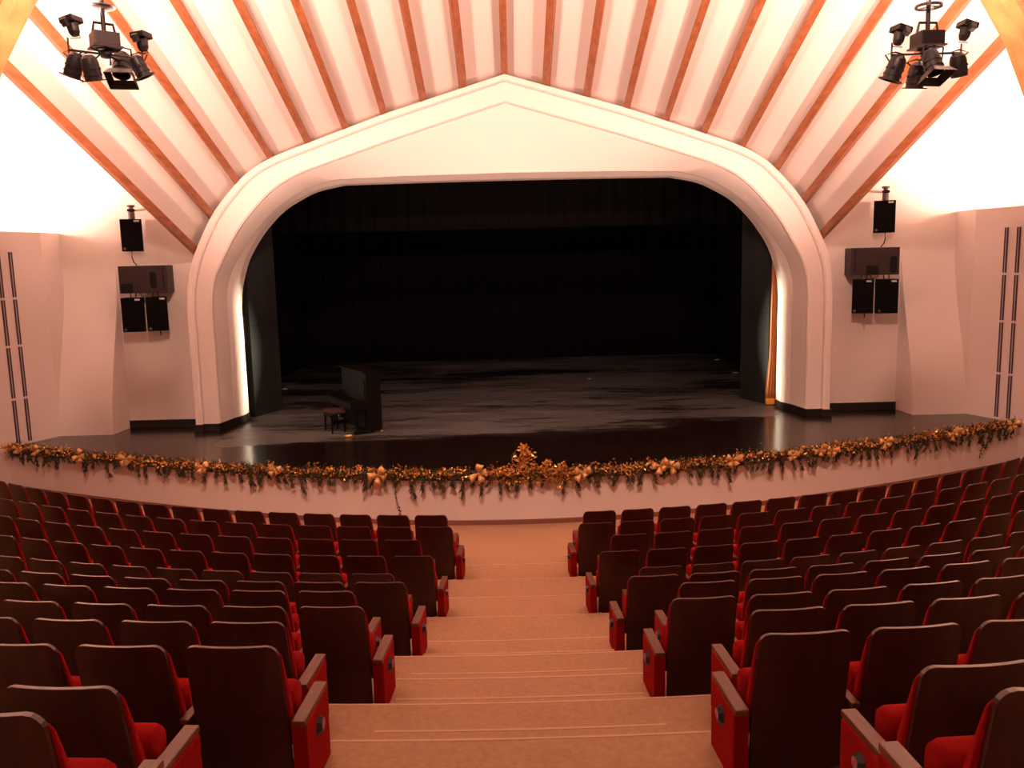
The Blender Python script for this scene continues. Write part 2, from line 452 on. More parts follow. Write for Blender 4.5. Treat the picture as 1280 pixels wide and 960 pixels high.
# ------------------------------------------------------------------ facade walls either side of the arch
for s, side in ((-1, 'left'), (1, 'right')):
    V = []; F = []
    Kp = K0
    for x, z in Kp: V += [(s*(x-.02), 20.1, z), (s*9.0, 20.1, z)]
    for i in range(len(Kp)-1): F.append([2*i, 2*i+1, 2*i+3, 2*i+2])
    b = len(V)
    V += [(0, 20.1, 8.69), (s*9.0, 20.1, 8.69), (s*9.0, 20.1, 13), (0, 20.1, 13)]
    F.append([b, b+1, b+2, b+3])
    # outer part: swings forward at its foot and melts back into the flat wall higher up
    us = [0, .2, .205, .21, .215, .22, .225, .23, .235, .24, 1.6, 3.4]; zq = [STZ+.3*k for k in range(14)]+[6, 8, 10, 13]
    b = len(V)
    for z in zq:
        f_ = min(1, max(0, (z-STZ)/3.8)); f_ = 1-f_*f_*(3-2*f_)
        for u in us:
            v_ = min(1, max(0, (u-.2)/.04)); v_ = v_*v_*(3-2*v_)
            V.append((s*(9.0+u), 20.1-.83*f_*v_, z))
    nn_ = len(us)
    for j in range(len(zq)-1):
        for i in range(nn_-1): F.append([b+j*nn_+i, b+j*nn_+i+1, b+(j+1)*nn_+i+1, b+(j+1)*nn_+i])
    wl = obj('wall_facade_'+side, mesh('wall_facade', V, F, plaster))
    smooth_by_angle(wl, 60)
    tag(wl, f'pale warm-lit wall to the {side} of the stage arch', kind='structure')
    bb = MB().box((s*8.3, 20.075, STZ+.09), (1.8, .05, .18)).build('baseboard_facade_'+side, blackskirt)
    tag(bb, f'black skirting at the foot of the {side} facade wall', kind='structure')
    # splayed slotted side panel
    p0 = Vector((s*10.47, 19.28, 0)); p1 = Vector((s*11.72, 16.21, 0))
    dirv = (p1-p0).normalized(); nrm = Vector((-dirv.y, dirv.x, 0))*(1 if s < 0 else -1)
    if nrm.x*s > 0: nrm = -nrm
    back = -nrm*.45
    poly = [p0, p1, p1+back, Vector((s*11.6, 20.12, 0)), Vector((s*10.47, 20.12, 0))]
    pn = MB().prism([(p.x, p.y) for p in poly], 0, 5.5).build('wall_splay_'+side, mat('panel_plaster', (.80, .69, .65), .7))
    tag(pn, f'splayed pale panel with vertical slots at the {side} end of the stage', kind='structure')
    MB().box(((p0.x*.2+p1.x*.8), (p0.y*.2+p1.y*.8), .06), (1.2, .02, .12), Matrix.Rotation(math.atan2(dirv.y, dirv.x), 3, 'Z')).build('baseboard', skirt, pn)
    # hall side wall
    sw = MB().box((s*12.5, 6.2, 7), (.2, 26.4, 14)).build('wall_'+side, plaster)
    tag(sw, f'pale {side} side wall of the auditorium', kind='structure')
    # vertical slots: two thin dark lines in an aluminium profile, in four lengths
    for k, ypos in enumerate((18.55, 18.285)):
        t_ = (p0.y-ypos)/(p0.y-p1.y); c = p0.lerp(p1, t_)
        rz = math.atan2(dirv.y, dirv.x)
        e = empty('wall_slot', (c.x, c.y, STZ), rz)
        tag(e, f'slim vertical slot of paired dark lines in the {side} splayed panel, ' + ('nearer the speakers' if k == 0 else 'farther from the speakers'), 'wall slot', 'vertical slots in the splayed side panels')
        off = -.012 if (Matrix.Rotation(rz, 3, 'Z') @ Vector((0, -1, 0))).dot(nrm) > 0 else .012
        zs = [.03, 1.03, 2.18, 3.21, 4.23]
        for j in range(4):
            h = zs[j+1]-zs[j]-.05; zc = (zs[j]+zs[j+1])/2
            seg = MB().box((0, off*.6, zc), (.075, .014, h)).build('slot_profile', slotmid, e)
            for q in (-1, 1):
                MB().box((q*.030, off*1.3, zc), (.024, .014, h)).build('slot_line', slotdark, seg)

# rear wall and hall ceiling behind the camera
tag(MB().box((0, -7, 7), (25.2, .2, 14)).build('wall_back', plaster), 'pale back wall of the auditorium', kind='structure')

# ------------------------------------------------------------------ ceiling: parallel timber beams under white boards
SL = .365
def prof_offset(P, d):
    out = []
    for i, p in enumerate(P):
        a = P[max(0, i-1)]; b = P[min(len(P)-1, i+1)]
        tx, tz = b[0]-a[0], b[1]-a[1]; l = math.hypot(tx, tz)
        nx, nz = (-tz/l, tx/l)
        out.append((p[0]+nx*d, p[1]+nz*d))
    return out
BX = [(7.08, 5.07), (6.64, 5.82), (6.01, 6.53), (5.25, 7.02), (4.40, 7.335), (3.55, 7.62), (2.68, 7.91), (1.79, 8.175), (.895, 8.435), (0, 8.69)]
BP = [(-x, z) for x, z in BX] + [(x, z) for x, z in BX[-2::-1]]      # left to right
CEIL = empty('ceiling'); tag(CEIL, 'sloping white ceiling of long boards between radiating timber beams', kind='structure')
Y1, Y0 = 20.08, 5.0
BD = .22     # depth of a beam
top = prof_offset(BP, BD)
top[9] = (0, top[9][1]+.01)
def at(p, y): return Vector((p[0], y, p[1]+SL*(19.4-y)))
for i, p in enumerate(BP):
    a = BP[max(0, i-1)]; b = BP[min(len(BP)-1, i+1)]
    tx, tz = b[0]-a[0], b[1]-a[1]; l = math.hypot(tx, tz); t_ = (tx/l*.072, tz/l*.072)
    q = top[i]
    sec = [(p[0]-t_[0], p[1]-t_[1]), (p[0]+t_[0], p[1]+t_[1]), (q[0]+t_[0], q[1]+t_[1]), (q[0]-t_[0], q[1]-t_[1])]
    yend = 12.3
    V = [at(c, Y1) for c in sec] + [at(c, yend) for c in sec]
    obj('ceiling_beam', mesh('ceiling_beam', V, [[0, 1, 2, 3], [4, 5, 6, 7], [0, 1, 5, 4], [1, 2, 6, 5], [2, 3, 7, 6], [3, 0, 4, 7]], glulam), CEIL)
for i in range(len(top)-1):
    a, b = top[i], top[i+1]
    nx, nz = -(b[1]-a[1]), b[0]-a[0]; l = math.hypot(nx, nz); nx, nz = nx/l*.05, nz/l*.05
    sec = [a, b, (b[0]+nx, b[1]+nz), (a[0]+nx, a[1]+nz)]
    V = [at(c, Y1) for c in sec] + [at(c, Y0) for c in sec]
    obj('ceiling_panel', mesh('ceiling_panel', V, [[0, 1, 2, 3], [4, 5, 6, 7], [0, 1, 5, 4], [1, 2, 6, 5], [2, 3, 7, 6], [3, 0, 4, 7]], ceilpl), CEIL)
# timber arch rib crossing the hall
RIBK = [(8.1, 0.2), (8.0, 3.0), (7.8, 5.2), (7.5, 6.3), (7.22, 6.95), (7.0, 7.45), (6.74, 7.86), (6.47, 8.28), (5.9, 9.0), (5.25, 9.5), (4.4, 9.83), (2.68, 10.4), (0, 11.2)]
RIBK = RIBK + [(-x, z) for x, z in RIBK[-2::-1]]
RO = prof_offset(RIBK, -.5) if prof_offset(RIBK, -.5)[0][0] > 8.1 else prof_offset(RIBK, .5)
def ribmesh(y0, y1, A, B):
    V = []; F = []
    for a, b in zip(A, B): V += [(a[0], y0, a[1]), (a[0], y1, a[1]), (b[0], y1, b[1]), (b[0], y0, b[1])]
    for i in range(len(A)-1):
        for k in range(4): F.append([i*4+k, i*4+(k+1) % 4, i*4+4+(k+1) % 4, i*4+4+k])
    F += [[0, 1, 2, 3], [len(V)-4, len(V)-3, len(V)-2, len(V)-1]]
    return V, F
V, F = ribmesh(12.0, 12.4, RIBK, RO)
RIB = obj('arch_rib', mesh('arch_rib', V, F, mat('rib_timber', (.50, .19, .07), .45, noise=(1.2, .22, (3, 3, 3)))), CEIL)
RI2 = [(a[0]+(b[0]-a[0])*.32, a[1]+(b[1]-a[1])*.32) for a, b in zip(RIBK, RO)]
V, F = ribmesh(11.9, 12.0, RI2, RO)
obj('rib_cover_board', mesh('rib_cover_board', V, F, glulam), CEIL)
# side aisle ceilings beyond the vault and flat hall ceiling behind it
for s in (-1, 1):
    V = [(s*7.15, 20.1, 9.4), (s*12.5, 20.1, 9.4), (s*12.5, 12.0, 12.2), (s*7.15, 12.0, 12.2)]
    V2 = [(x, y, z+.1) for x, y, z in V]
    obj('side_ceiling', mesh('side_ceiling', V+V2, [[0, 1, 2, 3], [4, 5, 6, 7], [0, 1, 5, 4], [1, 2, 6, 5], [2, 3, 7, 6], [3, 0, 4, 7]], ceilpl), CEIL)
MB().box((0, -1.0, 13.9), (25, 12.2, .12)).build('hall_ceiling', ceilpl, CEIL)
MB().box((0, 8.5, 14.9), (25, 8.2, .12)).build('hall_ceiling_upper', ceilpl, CEIL)

# ------------------------------------------------------------------ stage house
for nm, c, d in (('wall_stage_back', (0, 33.3, 5), (17.6, .1, 9)), ('wall_stage_left', (-8.75, 27.0, 5), (.1, 12.7, 9)),
                 ('wall_stage_right', (8.75, 27.0, 5), (.1, 12.7, 9)), ('ceiling_stage', (0, 26.9, 8.6), (17.6, 12.9, .1))):
    tag(MB().box(c, d).build(nm, blackpaint), 'black painted shell of the stage house', kind='structure')
def drape(name, p0, p1, z0, z1, mt, folds, amp, label, cat, group=None, gather=0.0, nz=6, seed=0):
    rnd = random.Random(seed)
    p0 = Vector((*p0, 0)); p1 = Vector((*p1, 0)); d = p1-p0; n = d.normalized().cross(Vector((0, 0, 1)))
    nx = folds*8; ph = [rnd.uniform(-.5, .5) for _ in range(nx+1)]
    V = []; F = []
    for j in range(nz+1):
        z = z0+(z1-z0)*j/nz
        for i in range(nx+1):
            u = i/nx
            w_ = amp*math.sin(2*PI*folds*u+ph[int(u*folds)*3 % nx]*.8)+amp*.35*math.sin(2*PI*folds*u*2.3+1.1+ph[0])
            w_ *= 1-gather*(j/nz)
            q = p0+d*u+n*w_
            V.append((q.x, q.y, z))
    for j in range(nz):
        for i in range(nx):
            b = j*(nx+1)+i; F.append([b, b+1, b+nx+2, b+nx+1])
    o = obj(name, mesh(name, V, F, mt, True))
    md = o.modifiers.new('thickness', 'SOLIDIFY'); md.thickness = .012
    tag(o, label, cat, group); return o
drape('stage_curtain', (-8.3, 32.85), (8.3, 32.85), STZ+.02, 8.4, blackvel, 44, .07, 'wide black backdrop curtain across the rear of the stage', 'curtain', seed=3)
for s, side in ((-1, 'left'), (1, 'right')):
    drape('stage_curtain', (s*7.75, 22.7), (s*7.95, 32.5), STZ+.02, 8.4, blackvel, 22, .09, f'black side curtain running back along the {side} wing of the stage', 'curtain', seed=5+s)
    # masking flat behind the pier
    f0 = Vector((s*6.50, 21.15)); f1 = Vector((s*6.10, 22.25)); dd = (f1-f0).normalized(); nn = Vector((-dd.y, dd.x))*.06
    e = empty('masking_flat', ((f0.x+f1.x)/2, (f0.y+f1.y)/2, STZ)); tag(e, f'tall dark grey masking flat just inside the {side} pier of the arch', 'stage flat')
    cx, cy = (f0.x+f1.x)/2, (f0.y+f1.y)/2
    zs = [0, 2.3, 4.3, 7.2]
    for j in range(3):
        MB().prism([(q.x-cx, q.y-cy) for q in (f0, f1, f1+nn, f0+nn)], zs[j]+.003, zs[j+1]-.003).build('flat_board', greyflat, e)
    g0 = f0; g1 = Vector((s*7.6, 21.15))
    MB().prism([(q.x-cx, q.y-cy) for q in (g0, g1, g1+Vector((0, .05)), g0+Vector((0, .05)))], 0, 7.2).build('return_board', blackpaint, e)
drape('stage_curtain', (-7.6, 26.5), (7.6, 26.5), 5.6, 8.55, blackvel, 30, .06, 'black border curtain hanging high across the middle of the stage', 'curtain', seed=9)

# gold tied-back house curtain beside the right pier
V = []; F = []
nz, nx = 22, 26
for j in range(nz+1):
    t = j/nz; z = STZ+.03+t*6.4
    if z < 1.1: wd = .20-.02*(z-STZ)
    elif z < 2.3: wd = .20-.11*((z-1.1)/1.2)
    else: wd = .09+.02*math.sin(z)
    for i in range(nx+1):
        u = i/nx
        V.append((6.56-wd*.95+wd*1.8*u, 21.10+.035*math.sin(u*2*PI*5+.5*math.sin(z*2)), z))
for j in range(nz):
    for i in range(nx):
        b = j*(nx+1)+i; F.append([b, b+1, b+nx+2, b+nx+1])
gc = obj('stage_curtain', mesh('gold_curtain', V, F, goldcloth, True))
md = gc.modifiers.new('thickness', 'SOLIDIFY'); md.thickness = .01
tag(gc, 'narrow gathered gold curtain hanging beside the right pier', 'curtain')
fr = MB()
for i in range(22):
    u = i/21; x = 6.39+.32*u
    fr.tube([(x, 21.06, STZ+.17), (x+random.uniform(-.01, .01), 21.05, STZ+.015)], .009, 5)
fr.build('fringe', mat('gold_fringe', (.8, .38, .06), .4), gc)

# ------------------------------------------------------------------ piano and stool
pa = Vector((-.50, .866, 0)).normalized()     # along the keyboard, towards the back of the stage
pb = Vector((.866, .50, 0)).normalized()      # from keyboard to back of piano
PIANO = empty('upright_piano', (-2.95, 18.82, STZ)); tag(PIANO, 'black upright piano standing at an angle on the stage', 'piano')
PM = Matrix((pa, pb, Vector((0, 0, 1)))).transposed()   # local x: along, y: back
def pbox(c, d, bev=.006): return MB().box(PM @ Vector(c), d, PM, bev)
PLn = 1.62; HH = 1.36
pbox((PLn/2, -.17, HH/2+.04), (PLn, .34, HH-.08)).build('case', pianoblk, PIANO)
pbox((PLn/2, -.19, HH+.015), (PLn+.05, .42, .035)).build('lid', pianoblk, PIANO)
for x in (.03, PLn-.03):
    ck = pbox((x, -.52, .66), (.06, .40, .24)).build('cheek_block', pianoblk, PIANO)
    lg = MB(); lg.tube([PM @ Vector((x, -.58, .56)), PM @ Vector((x, -.58, .09))], [.04, .028], 8)
    lg.build('leg', pianoblk, PIANO)
    pbox((x, -.42, .05), (.075, .46, .07)).build('toe_block', pianoblk, PIANO)
    MB().lathe([(.0, -.02), (.03, -.02), (.03, .02), (0, .02)], Matrix.Translation(PM @ Vector((x, -.0, .03))) @ Matrix.Rotation(PI/2, 4, 'X'), 10).build('castor', brass, PIANO)
pbox((PLn/2, -.52, .60), (PLn-.06, .40, .08)).build('key_bed', pianoblk, PIANO)
pbox((PLn/2, -.36, .76), (PLn-.1, .05, .14)).build('fallboard', pianoblk, PIANO)
ks = pbox((PLn/2, -.715, .66), (PLn-.1, .02, .07)).build('key_slip', pianoblk, PIANO)
kb = pbox((PLn/2, -.54, .70), (PLn-.12, .32, .03), 0).build('keyboard_cover', pianoblk, PIANO)
pbox((PLn/2, -.35, .98), (PLn-.16, .02, .42)).build('music_panel', pianoblk, PIANO)
pbox((PLn/2, -.35, .33), (PLn-.2, .02, .42)).build('lower_panel', mat('piano_panel', (.003, .002, .002), .5, spec=.15), PIANO)
for k in (-.1, 0, .1):
    pd = MB(); pd.tube([PM @ Vector((PLn/2+k, -.36, .06)), PM @ Vector((PLn/2+k, -.5, .05))], [.012, .02], 6); pd.build('pedal', brass, PIANO)
pbox((.0, -.02, .02), (.10, .06, .03)).build('corner_castor', chrome, PIANO)

STOOL = empty('piano_stool', (-4.06, 19.02, STZ)); tag(STOOL, 'low padded piano stool in front of the keyboard', 'stool')
def sbox(c, d, bev=.01): return MB().box(PM @ Vector(c), d, PM, bev)
sbox((0, 0, .475), (.56, .36, .07), .02).build('cushion', pianored, STOOL)
sbox((0, 0, .40), (.54, .34, .08)).build('apron', pianoblk, STOOL)
for x in (-.24, .24):
    for y in (-.14, .14):
        l = MB(); l.tube([PM @ Vector((x, y, .38)), PM @ Vector((x*1.04, y*1.04, 0))], [.026, .018], 8); l.build('leg', pianoblk, STOOL)
    kn = MB(); kn.lathe([(0, -.03), (.03, -.025), (.035, 0), (.03, .025), (0, .03)], Matrix.Translation(PM @ Vector((x*1.25, 0, .40))) @ PM.to_4x4() @ Matrix.Rotation(PI/2, 4, 'Y'), 10)
    kn.build('height_knob', chrome, STOOL)
# small things on the floor
for nm, (x, y), lab, d in (('floor_tape', (-7.05, 26.0), 'small white tape mark beside the left masking flat', (.18, .10)), ('floor_tape', (7.25, 27.2), 'small white tape mark beside the right masking flat', (.20, .10)),
                       ('floor_tape', (7.5, 30.8), 'tiny white tape mark near the right rear of the stage', (.16, .10)), ('floor_tape', (2.45, 26.6), 'small pale tape mark in the middle of the stage floor', (.12, .08))):
    b = MB().box((0, 0, .006), (d[0], d[1], .012), None, .002).build(nm, tape, None, loc=(x, y, STZ))
    tag(b, lab, 'tape mark', 'white tape marks on the stage')
cp = MB()
cp.lathe([(0, 0), (.09, 0), (.10, .03), (.07, .06), (0, .07)], n=12)
o = cp.build('socket_cap', brass, None, loc=(-3.62, 18.36, STZ)); tag(o, 'small brass cap on the floor by the piano', 'floor cap')

# ------------------------------------------------------------------ loudspeakers
def speaker(loc, rz, tilt, label, mount, w_=.46, h_=.72, d_=.34):
    e = empty('loudspeaker', loc, rz); e.rotation_euler = (tilt, 0, rz)
    tag(e, label, 'loudspeaker', 'black loudspeakers beside the arch')
    # local: front faces -y
    poly = [(-w_/2, 0), (w_/2, 0), (w_*.38, d_), (-w_*.38, d_)]
    cab = MB().prism(poly, -h_/2, h_/2).build('cabinet', spkcab, e)
    MB().box((0, -.012, 0), (w_-.02, .024, h_-.02), None, .008).build('grille', spkblk, e)
    MB().box((w_*.27, -.028, h_/2-.045), (.11, .008, .04)).build('badge', badge, e)
    em = MB(); em.lathe([(0, 0), (.03, 0), (.03, .006), (0, .006)], Matrix.Translation((-w_*.36, -.024, -h_/2+.06)) @ Matrix.Rotation(PI/2, 4, 'X'), 14)
    em.build('emblem', mat('emblem_grey', (.12, .09, .09), .4), e)
    if mount == 'top':
        b = MB(); b.lathe([(.07, h_/2), (.07, h_/2+.16), (.05, h_/2+.17), (.05, h_/2+.27), (.085, h_/2+.28), (.085, h_/2+.32), (0, h_/2+.32)], Matrix.Translation((0.02, .16, 0)), 14)
        b.build('mount_post', mat('mount_grey', (.10, .07, .075), .35), e)
        MB().box((0.02, .40, h_/2+.22), (.05, .5, .05)).build('wall_arm', rackgrey, e)
        MB().box((0.02, .10, h_/2+.20), (.16, .06, .06), None, .01).build('clamp', spkcab, e)
    else:
        b = MB(); b.tube([(-.05, .15, h_/2-.01), (-.05, .15, h_/2+.10)], .013, 6); b.tube([(.06, .15, h_/2-.01), (.06, .15, h_/2+.10)], .013, 6)
        b.build('hanger', cable, e)
    return e
for s, side in ((-1, 'left'), (1, 'right')):
    out = s
    top_sp = speaker((s*8.54, 19.55, 5.40), R(-19*s), 0, f'upper black loudspeaker on a post mount above the {side} subwoofer', 'top')
    # lead looping down to the box below
    lead = MB(); lead.tube([(s*.04, .2, -.36), (s*.05, .2, -.5), (s*.02, .2, -.60), (-s*.04, .2, -.685)], .014, 6)
    lead.build('lead', cable, top_sp)
    speaker((s*8.63, 19.45, 3.60), R(-8*s), 0, f'black loudspeaker hung under the {side} subwoofer, on the side away from the arch', 'hang', .48, .78)
    o2 = speaker((s*8.09, 19.50, 3.61), R(-26*s), 0, f'black loudspeaker hung under the {side} subwoofer, on the side next to the arch', 'hang', .46, .78)
    tail = MB(); tail.tube([(.03, .05, -.38), (.05, .03, -.44), (.04, .03, -.50)], .014, 6); tail.build('cable_tail', cable, o2)
    sb = empty('subwoofer', (s*8.32, 19.42, 4.40), R(-7*s)); tag(sb, f'wide dark subwoofer box with an oval port on the {side} facade wall', 'subwoofer')
    MB().box((0, .3, 0), (1.06, .55, .62), None, .012).build('cabinet', subbrown, sb)
    ov = [(.07*math.cos(a_) , (.19-.07)*(1 if math.sin(a_) > 0 else -1)+.07*math.sin(a_)) for a_ in [PI*2*k/24+.001 for k in range(24)]]
    px = .22 if s < 0 else .40
    pm = Matrix.Translation((px, .025, -.02 if s < 0 else -.08)) @ Matrix.Rotation(PI/2, 4, 'X')
    MB().prism(ov, -.004, .012, pm).build('port', blackpaint, sb)
    MB().box((-.36 if s < 0 else -.06, .018, -.19), (.26, .016, .20)).build('connector_plate', blackpaint, sb)
    MB().box((-s*.44, .02, .02), (.02, .012, .50)).build('corner_bracket', spkcab, sb)
    for q in (-.24, .24):
        MB().lathe([(0, 0), (.016, 0), (.016, .01), (0, .01)], Matrix.Translation((-s*.36, .022, q)) @ Matrix.Rotation(PI/2, 4, 'X'), 8).build('bolt', spkcab, sb)
    MB().box((0, .60, .1), (.3, .12, .3)).build('wall_bracket', rackgrey, sb)
    cl = MB(); cl.tube([(-.1, .05, -.31), (-.05, .03, -.38), (.06, .03, -.36), (.1, .05, -.31)], .012, 6); cl.build('cable_loop', cable, sb)

# ------------------------------------------------------------------ ceiling spotlight racks
def aim(loc, direction):
    d = Vector(direction).normalized()
    return Matrix.Translation(loc) @ d.to_track_quat('Z', 'Y').to_matrix().to_4x4()
def spotlight(loc, direction, label, size=1.0, plate='round', group=None, lens_on=False):
    e = empty('stage_spotlight', loc); tag(e, label, 'spotlight', group)
    M = aim((0, 0, 0), direction)
    s_ = size
    can = MB(); can.lathe([(0, -.17*s_), (.05*s_, -.165*s_), (.085*s_, -.13*s_), (.098*s_, -.07*s_), (.098*s_, -.02*s_), (.106*s_, -.018*s_), (.106*s_, 0), (.098*s_, .002*s_), (.098*s_, .05*s_), (.106*s_, .052*s_), (.106*s_, .07*s_), (.098*s_, .072*s_), (.098*s_, .12*s_), (.09*s_, .12*s_), (.088*s_, .02*s_), (0, .015*s_)], M, 18)
    smooth_by_angle(can.build('can', rackblk, e), 30)
    ln = MB(); ln.lathe([(0, .06*s_), (.05*s_, .055*s_), (.085*s_, .045*s_)], M, 14); ln.build('lens', lamplens, e)
    if plate == 'round':
        fl_ = MB(); fl_.lathe([(.095*s_, .115*s_), (.14*s_, .115*s_), (.14*s_, .128*s_), (.095*s_, .128*s_)], M, 18); fl_.build('filter_frame', rackblk, e)
    elif plate == 'barn':
        for k in range(4):
            a_ = k*PI/2; Rk = Matrix.Rotation(a_, 4, 'Z')
            w0, w1 = .105*s_, .15*s_
            V = [M @ Rk @ Vector(v) for v in [(-w0, .10*s_, .115*s_), (w0, .10*s_, .115*s_), (w1, .15*s_, .20*s_), (-w1, .15*s_, .20*s_), (-w0, .106*s_, .112*s_), (w0, .106*s_, .112*s_), (w1, .156*s_, .197*s_), (-w1, .156*s_, .197*s_)]]
            obj('barn_door', mesh('barn_door', V, [[0, 1, 2, 3], [4, 5, 6, 7], [0, 1, 5, 4], [1, 2, 6, 5], [2, 3, 7, 6], [3, 0, 4, 7]], rackblk), e)
    yk = MB(); yk.tube([M @ Vector((.115*s_, 0, 0)), (.115*s_, 0, .17*s_), (0, 0, .20*s_), (-.115*s_, 0, .17*s_), M @ Vector((-.115*s_, 0, 0))], .010*s_, 6)
    yk.build('yoke', rackblk, e)
    return e
def floodlight(loc, direction, label, group=None, flip=1):
    e = empty('flood_spotlight', loc); tag(e, label, 'spotlight', group); e.scale = (.7, .7, .7)
    M = aim((0, 0, 0), direction)
    body = MB(); body.lathe([(0, -.14), (.06, -.135), (.085, -.08), (.095, .06), (.1, .07), (0, .07)], M, 12); body.build('housing', rackblk, e)
    V = MB(); V.box((0, 0, 0), (.27, .24, .09), None, .01)
    fm = mesh('hood', [M @ (v+Vector((0, 0, .10))) for v in V.v], V.f, rackblk); obj('hood', fm, e)
    tb = MB(); tb.box((0, 0, 0), (.09, .09, .12), None, .01)
    obj('transformer', mesh('transformer', [M @ (Matrix.Rotation(.5, 3, 'Y') @ v+Vector((flip*.17, 0, .03))) for v in tb.v], tb.f, rackblk), e)
    yk = MB(); yk.tube([M @ Vector((-flip*.09, 0, -.02)), M @ Vector((-flip*.11, 0, -.14)), (-flip*.05, 0, -.17)], .009, 6); yk.build('yoke', rackblk, e)
    return e
def rack(side):
    s = -1 if side == 'left' else 1
    if s < 0: C = Vector((-4.48, 10, 7.11))
    else: C = Vector((4.775, 10, 6.90))
    g = f'spotlights on the {side} ceiling rack'
    e = empty('lighting_rack', C); tag(e, f'black ceiling-hung lighting rack with pole, box and arms at upper {side}', 'lighting rack')
    po = MB(); po.tube([(0, 0, .06), (0, 0, 3.62)], .025, 10); po.build('pole', rackblk, e)
    dz = MB(); dz.lathe([(.0, .40), (.13, .40), (.145, .415), (.13, .43), (0, .43)], None, 24)
    if s > 0:
        dz = MB(); dz.lathe([(.13, .40), (.145, .40), (.145, .43), (.13, .43), (.13, .40)], None, 24)
        for k in range(3):
            a_ = k*2*PI/3; dz.tube([(0, 0, .415), (.14*math.cos(a_), .14*math.sin(a_), .415)], .007, 5)
    dz.build('disc_plate', rackgrey, e)
    rzm = Matrix.Rotation(R(38 if s < 0 else 4), 3, 'Z')
    MB().box((0, 0, .06), (.27, .27, .15), rzm, .012).build('ballast_box', rackgrey if s < 0 else rackblk, e)
    MB().box((0, 0, -.025), (.31, .31, .02), rzm, .004).build('box_rim', rackgrey, e)
    st = MB(); st.tube([rzm @ Vector((-.12, 0, .13)), rzm @ Vector((-.10, 0, .24)), rzm @ Vector((.10, 0, .24)), rzm @ Vector((.12, 0, .13))], .016, 6); st.build('stirrup', rackblk, e)
    hb = MB(); hb.lathe([(0, -.14), (.05, -.13), (.07, -.10), (.07, -.06), (.1, -.05), (.1, -.02), (0, -.02)], None, 16); hb.build('hub', rackblk, e)
    aL, aR = ((-.34, -.15), (.36, .12)) if s < 0 else ((-.44, -.1), (.44, .1))
    bF, bB = ((.0, -.34), (.03, .34)) if s < 0 else ((-.08, -.34), (.08, .34))
    zl, zr = (-.07, -.12) if s < 0 else (-.12, -.07)
    for (a0, a1, z0, z1) in ((aL, aR, zl, zr), (bF, bB, -.1, -.1)):
        ar = MB(); ar.tube([(*a0, z0), (*a1, z1)], .013, 8); ar.build('arm', rackblk, e)
    for (x, y), z0, h in ((aL, zl, .13), (aR, zr, .10)):
        sp_ = MB(); sp_.tube([(x, y, z0-.1), (x, y, z0+h)], .010, 6); sp_.build('spigot', rackblk, e)
    def P(dx, dy, dz): return (C.x+dx, C.y+dy, C.z+dz)
    if s < 0:
        floodlight(P(-.27, -.15, .17), (-.22, .05, 1), 'upward-facing flood lamp at the left end of the left ceiling rack', g, 1)
        floodlight(P(.37, .12, .06), (-.10, .02, 1), 'upward-facing flood lamp at the right end of the left ceiling rack', g, 1)
        spotlight(P(-.30, -.15, -.25), (-.40, .1, -1), 'downward can spotlight at the outer left of the left ceiling rack', .92, 'round', g)
        spotlight(P(-.02, -.34, -.33), (.06, .25, -1), 'downward can spotlight second from the left on the left ceiling rack', .92, 'round', g)
        spotlight(P(.02, .34, -.14), (.10, -.45, -1), 'can spotlight with square barn doors in the middle of the left ceiling rack', 1.05, 'barn', g)
        spotlight(P(.32, .12, -.22), (.42, .2, -1), 'tilted can spotlight at the right end of the left ceiling rack', .85, 'round', g)
    else:
        floodlight(P(-.36, -.1, .08), (.25, .05, 1), 'upward-facing flood lamp at the left end of the right ceiling rack', g, -1)
        floodlight(P(.48, .1, .16), (.30, .02, 1), 'upward-facing flood lamp at the right end of the right ceiling rack', g, -1)
        spotlight(P(-.40, -.1, -.28), (-.32, .2, -1), 'downward can spotlight at the left end of the right ceiling rack', .95, 'round', g)
        spotlight(P(.05, .34, -.28), (-.04, .2, -1), 'can spotlight hanging behind the barn-door lamp on the right ceiling rack', 1.0, 'round', g)
        spotlight(P(-.09, -.34, -.27), (.10, -.45, -1), 'can spotlight with square barn doors in the middle of the right ceiling rack', .95, 'barn', g)
        spotlight(P(.42, .1, -.22), (.25, .2, -1), 'short can spotlight at the right end of the right ceiling rack', .92, 'plain', g)
rack('left'); rack('right')

# fixtures that carry the flood lights out of view
for s, side in ((-1, 'left'), (1, 'right')):
    e = empty('flood_lamp', (s*11.72, 17.5, 5.5)); tag(e, f'flood lamp on the ledge of the {side} splayed panel', 'flood lamp')
    MB().box((0, 0, .2), (.2, .25, .24), None, .02).build('housing', rackblk, e)
    MB().box((0, 0, .05), (.08, .08, .1)).build('stand', rackblk, e)
    e = empty('flood_lamp', (s*7.45, 11.1, 2.85)); tag(e, f'flood lamp bolted to the foot of the arch rib on the {side}', 'flood lamp')
    MB().box((0, -.05, -.05), (.3, .22, .26), None, .02).build('housing', rackblk, e)
    MB().box((s*.35, .45, -.05), (.5, .06, .06)).build('arm', rackblk, e)
    MB().box((s*.12, .2, -.05), (.06, .5, .06)).build('arm', rackblk, e)
for (x, y) in HALL_FILL_XY:
    arealight('hall_fill_light', (x, y, 13.6 if y < 5 else 13.8), (x, y, 0), HALL_FILL, .5, .5)  # added fill panels facing down, without fixtures

